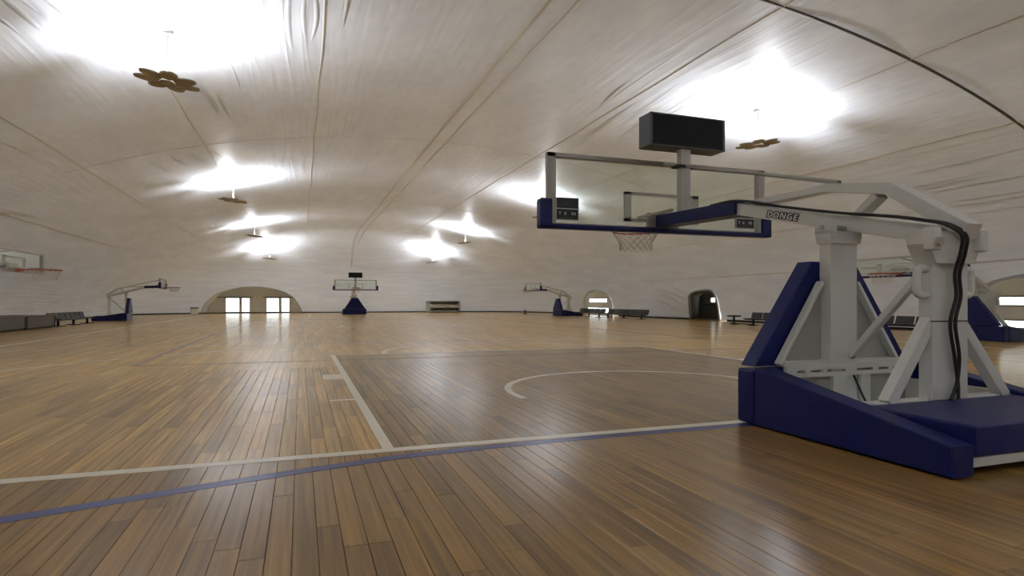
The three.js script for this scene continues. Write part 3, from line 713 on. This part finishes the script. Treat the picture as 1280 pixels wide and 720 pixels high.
  if (opt.score) {
    const sv = bv - .46;
    const sb = add('shot_clock', [bx(.19, 1.03, 4.59, 5.22, sv + .012, sv + .2, .01)], M.casing, null, 'black shot clock box above the board');
    add('clock_face', [bx(.215, 1.005, 4.615, 5.195, sv - .004, sv + .014)], M.screen, sb, 'dark rear panel');
    add('clock_face', [bx(.215, 1.005, 4.615, 5.195, sv + .198, sv + .212)], M.screen, sb, 'dark front display');
    add('clock_edge', [bx(.19, 1.03, 5.195, 5.22, sv - .006, sv + .014), bx(.19, 1.03, 4.59, 4.615, sv - .006, sv + .014), bx(.19, .215, 4.59, 5.22, sv - .006, sv + .014), bx(1.005, 1.03, 4.59, 5.22, sv - .006, sv + .014)], M.casing, sb);
    add('clock_post', [bx(.55, .66, 3.3, 4.6, sv + .03, sv + .10, .008)], M.alu, null, 'grey post carrying the shot clock');
    add('clock_clamp', [bx(.5, .71, 4.22, 4.27, sv + .01, sv + .12, .005)], M.rubber);
  }
  if (opt.size) t.scale.set(...opt.size);
  return t;
}
makeStand('navy padded basketball stand with shot clock and lettered arm, over the stained key', { u: OU, v: 0, turn: 0, detail: true, score: true });
makeStand('navy padded basketball stand with shot clock, facing the hall from the far end wall', { u: .0, v: 32.4, turn: Math.PI, score: true, top: 4.3, size: [.88, .92, .88] });
makeStand('navy padded basketball stand beyond the grey boxes, its arm reaching past them', { u: -9.3, v: 24.4, turn: -Math.PI / 2 + .09, reach: .58, top: 3.98, size: [.85, .86, .85] });
makeStand('navy padded basketball stand before the bright window bay with black chairs', { u: 9.9, v: 26.0, turn: Math.PI / 2, reach: .7, top: 3.98, size: [.85, .87, .85] });
makeStand('navy padded basketball stand beside the wide window bay, behind the lettered stand', { u: 9.6, v: 5.2, turn: Math.PI / 2, reach: .8, top: 3.98, size: [.95, .84, .95] });
makeStand('basketball stand whose glass board hangs over the floor near the grey boxes', { u: -9.15, v: 8.85, turn: -Math.PI / 2, reach: .95, top: 3.98, bare: true, size: [.9, .84, .9] });

// ------------------------------------------------------------------ uplights
function lamp(u, v, y, roll, label) {
  const t = thing('hanging_uplight', label, 'lamp', u, v, 0, 'flower-shaped hanging uplights');
  const top = domeTopY(u, v) ;
  mk('ceiling_plate', [bx(-.07, .07, top - .05, top + .03, -.05, .05, .01)], M.lampRod, t);
  mk('rod', [cyl(0, y + .05, top, 0, .014, .014, 10), bar([0, top - .06, 0], [.06, top - .22, 0], .03, .03)], M.lampRod, t, 'thin white hanging rod');
  const head = new THREE.Group(); head.name = 'reflector_cluster'; head.position.set(0, y, 0); head.rotation.z = roll; t.add(head);
  mk('hub', [cyl(0, -.03, .05, 0, .09, .07, 24)], M.lampDish, head);
  for (let i = 0; i < 7; i++) {
    const a = (i + .5) / 7 * 2 * Math.PI;
    const prof = [[0, -.035], [.05, -.035], [.09, -.03], [.115, -.015], [.122, .03], [.117, .03], [.108, -.005], [.085, -.02], [0, -.025]].map(p => new THREE.Vector2(...p));
    const g = new THREE.LatheGeometry(prof, 24); g.scale(1.28, 1, .9); g.rotateZ(.04); g.translate(.25, 0, 0); g.rotateY(a);
    mk('reflector', [g], M.lampDish, head, 'brown reflector dish');
    const l = new THREE.CylinderGeometry(.07, .07, .008, 18); l.scale(1.3, 1, .9); l.translate(.235, .01, 0); l.rotateY(a);
    mk('lamp_lens', [l], M.lampGlow, head, 'glowing lens');
  }
  // the lenses together throw their light up over the rim of the dishes
  for (let i = 0; i < 7; i++) {
    const a = i / 6 * 2 * Math.PI, ring = i < 6, tilt = ring ? 60 * R2D : 0, off = ring ? .12 * S : 0;
    const sl = new THREE.SpotLight(0xf4f7ff, ring ? LAMP_POWER : LAMP_POWER * .9, 0, (ring ? 42 : 85) * R2D, ring ? 1 : .3, 2);
    sl.position.set(Math.cos(a) * off, y + .2, Math.sin(a) * off);
    const tg = new THREE.Object3D(); tg.name = 'beam_target';
    tg.position.set(sl.position.x + Math.cos(a) * Math.sin(tilt) * 3, y + .2 + Math.cos(tilt) * 3, sl.position.z + Math.sin(a) * Math.sin(tilt) * 3);
    sl.target = tg; sl.castShadow = true; sl.shadow.radius = 6; sl.name = 'lamp_beam';
    t.add(sl); t.add(tg);
  }
  return t;
}
lamp(-4.57, 6.0, 7.65, -.09, 'brown flower-shaped uplight over the key, in the row on the grey boxes side');
lamp(5.25, 6.0, 7.65, .09, 'brown flower-shaped uplight over the key, in the row on the doorway side');
lamp(-4.75, 16.25, 7.65, -.1, 'flower-shaped uplight over mid court, second from the key on the grey boxes side');
lamp(5.1, 16.3, 7.65, .1, 'flower-shaped uplight over mid court, second from the key on the doorway side');
lamp(-4.86, 26.5, 7.65, -.1, 'flower-shaped uplight third from the key on the grey boxes side');
lamp(5.0, 26.4, 7.65, .1, 'flower-shaped uplight third from the key on the doorway side');
lamp(-4.6, 35.0, 6.7, -.1, 'flower-shaped uplight hanging by the end wall above the arched passage');
lamp(5.1, 35.0, 6.7, .1, 'flower-shaped uplight hanging by the end wall above the slotted heater');
lamp(-4.6, -4.2, 7.65, -.1, 'flower-shaped uplight behind the baseline on the grey boxes side');
lamp(5.2, -4.2, 7.65, .1, 'flower-shaped uplight behind the baseline on the doorway side');

// ------------------------------------------------------------------ furniture along the walls
function greyBox(label, v0, v1) {
  const t = thing('storage_box', label, 'box', -10.35, (v0 + v1) / 2, 0, 'low grey boxes by the left wall');
  const l = (v1 - v0) / 2;
  mk('body', [bx(-.55, .55, .09, .72, -l, l, .02)], M.boxGrey, t);
  mk('plinth', [bx(-.5, .5, 0, .1, -l + .05, l - .05)], M.boxEdge, t);
  mk('lid', [bx(-.57, .57, .70, .75, -l, l, .015)], M.boxGrey, t);
  mk('corner_strip', [bx(.53, .57, .09, .72, l - .06, l)], M.boxEdge, t);
}
greyBox('longer of two low grey storage boxes by the membrane wall', 12.0, 16.3);
greyBox('shorter low grey storage box next to a row of linked chairs', 16.42, 18.3);
function seatRow(label, u, v, turn, n, pitch, group) {   // linked chairs on a beam, facing local -z
  const t = thing('linked_chairs', label, 'chairs', u, v, turn, group);
  const w = n * pitch;
  mk('beam', [bx(-w / 2 - .05, w / 2 + .05, .34, .40, -.04, .04, .005)], M.chairMetal, t);
  for (const x of n > 3 ? [-w / 2 + pitch * .6, 0, w / 2 - pitch * .6] : [-w / 2 + .15, w / 2 - .15]) mk('leg', [bx(x - .025, x + .025, .03, .36, -.03, .03), bx(x - .03, x + .03, 0, .04, -.2, .2, .005)], M.chairMetal, t);
  for (let i = 0; i < n; i++) {
    const x = -w / 2 + (i + .5) * pitch, k = pitch * .44;
    mk('seat', [bx(x - k, x + k, .39, .46, -.17, .17, .03)], M.chair, t);
    mk('backrest', [prismVY([[-.14, .46], [-.18, .46], [-.235, .84], [-.2, .84]], x - k, x + k, .01)], M.chair, t);
  }
}
seatRow('linked grey chairs between the grey boxes and the far left stand', -9.9, 20.2, -Math.PI / 2, 7, .46, 'linked chairs along the walls');
seatRow('linked black chairs in front of the bright side window bay', 10.55, 23.6, Math.PI / 2, 5, .56, 'linked chairs along the walls');
seatRow('linked grey chairs between the bright window bay and the doorway', 10.6, 20.3, Math.PI / 2, 7, .5, 'linked chairs along the walls');
seatRow('linked black chairs just past the doorway, beside the stool', 10.75, 11.7, Math.PI / 2, 4, .5, 'linked chairs along the walls');
seatRow('linked grey chairs seen through the white stand frame', 10.8, 8.0, Math.PI / 2, 5, .52, 'linked chairs along the walls');
{
  const t = thing('stool', 'small black stool on one leg beside the doorway', 'stool', 10.95, 13.55, 0);
  mk('seat', [bx(-.16, .16, .5, .6, -.16, .16, .03)], M.chairMetal, t); mk('leg', [cyl(0, .04, .5, 0, .035)], M.chairMetal, t); mk('foot', [cyl(0, 0, .05, 0, .14)], M.chairMetal, t);
}
{
  const t = thing('floor_rail', 'low dark floor bar in front of the linked chairs by the doorway', 'rail', 10.6, 12.7, 0);
  mk('rail_bar', [bx(-.04, .04, .05, .11, -.5, .5, .01)], M.chairMetal, t); mk('rail_foot', [bx(-.1, .1, 0, .05, -.42, -.36)], M.chairMetal, t); mk('rail_foot', [bx(-.1, .1, 0, .05, .36, .42)], M.chairMetal, t);
}
{
  const t = thing('litter_bin', 'pale litter bin with dark lid beside the arched passage', 'bin', -8.75, 36.3, .1);
  mk('body', [bx(-.2, .2, 0, .72, -.2, .2, .02)], M.bin, t); mk('lid', [bx(-.22, .22, .72, .82, -.22, .22, .03)], M.binTop, t);
}
{
  const t = thing('air_heater', 'grey box with two dark slots at the foot of the end wall', 'heater', 6.25, 36.85, 0);
  mk('housing', [prismUY([[-1.1, .12], [1.1, .12], [1.1, 1.62], [-1.1, 1.62]], -.3, -.27, .005, [[[-.95, .25], [.98, .25], [.98, .66], [-.95, .66]], [[-.95, 1.12], [1.0, 1.12], [1.0, 1.5], [-.95, 1.5]]])], M.heater, t);
  mk('casing', [bx(-1.1, 1.1, 1.59, 1.62, -.27, .42), bx(-1.1, 1.1, .12, .15, -.27, .42), bx(-1.1, -1.07, .12, 1.62, -.27, .42), bx(1.07, 1.1, .12, 1.62, -.27, .42), bx(-1.1, 1.1, .86, .92, -.27, .42)], M.heater, t);
  mk('slot_back', [bx(-1.1, 1.1, .12, 1.62, .40, .42)], M.heater, t, 'inside of the slots');
  mk('base', [bx(-1.0, 1.0, 0, .13, -.24, .3)], M.frameDark, t);
}
{
  const t = thing('floor_post', 'short dark post on the floor by the end wall', 'post', 9.6, 30.0, 0);
  mk('post', [cyl(0, .04, .55, 0, .05, .045)], M.chairMetal, t); mk('base', [cyl(0, 0, .05, 0, .12)], M.chairMetal, t);
}

renderer.render(scene, camera);
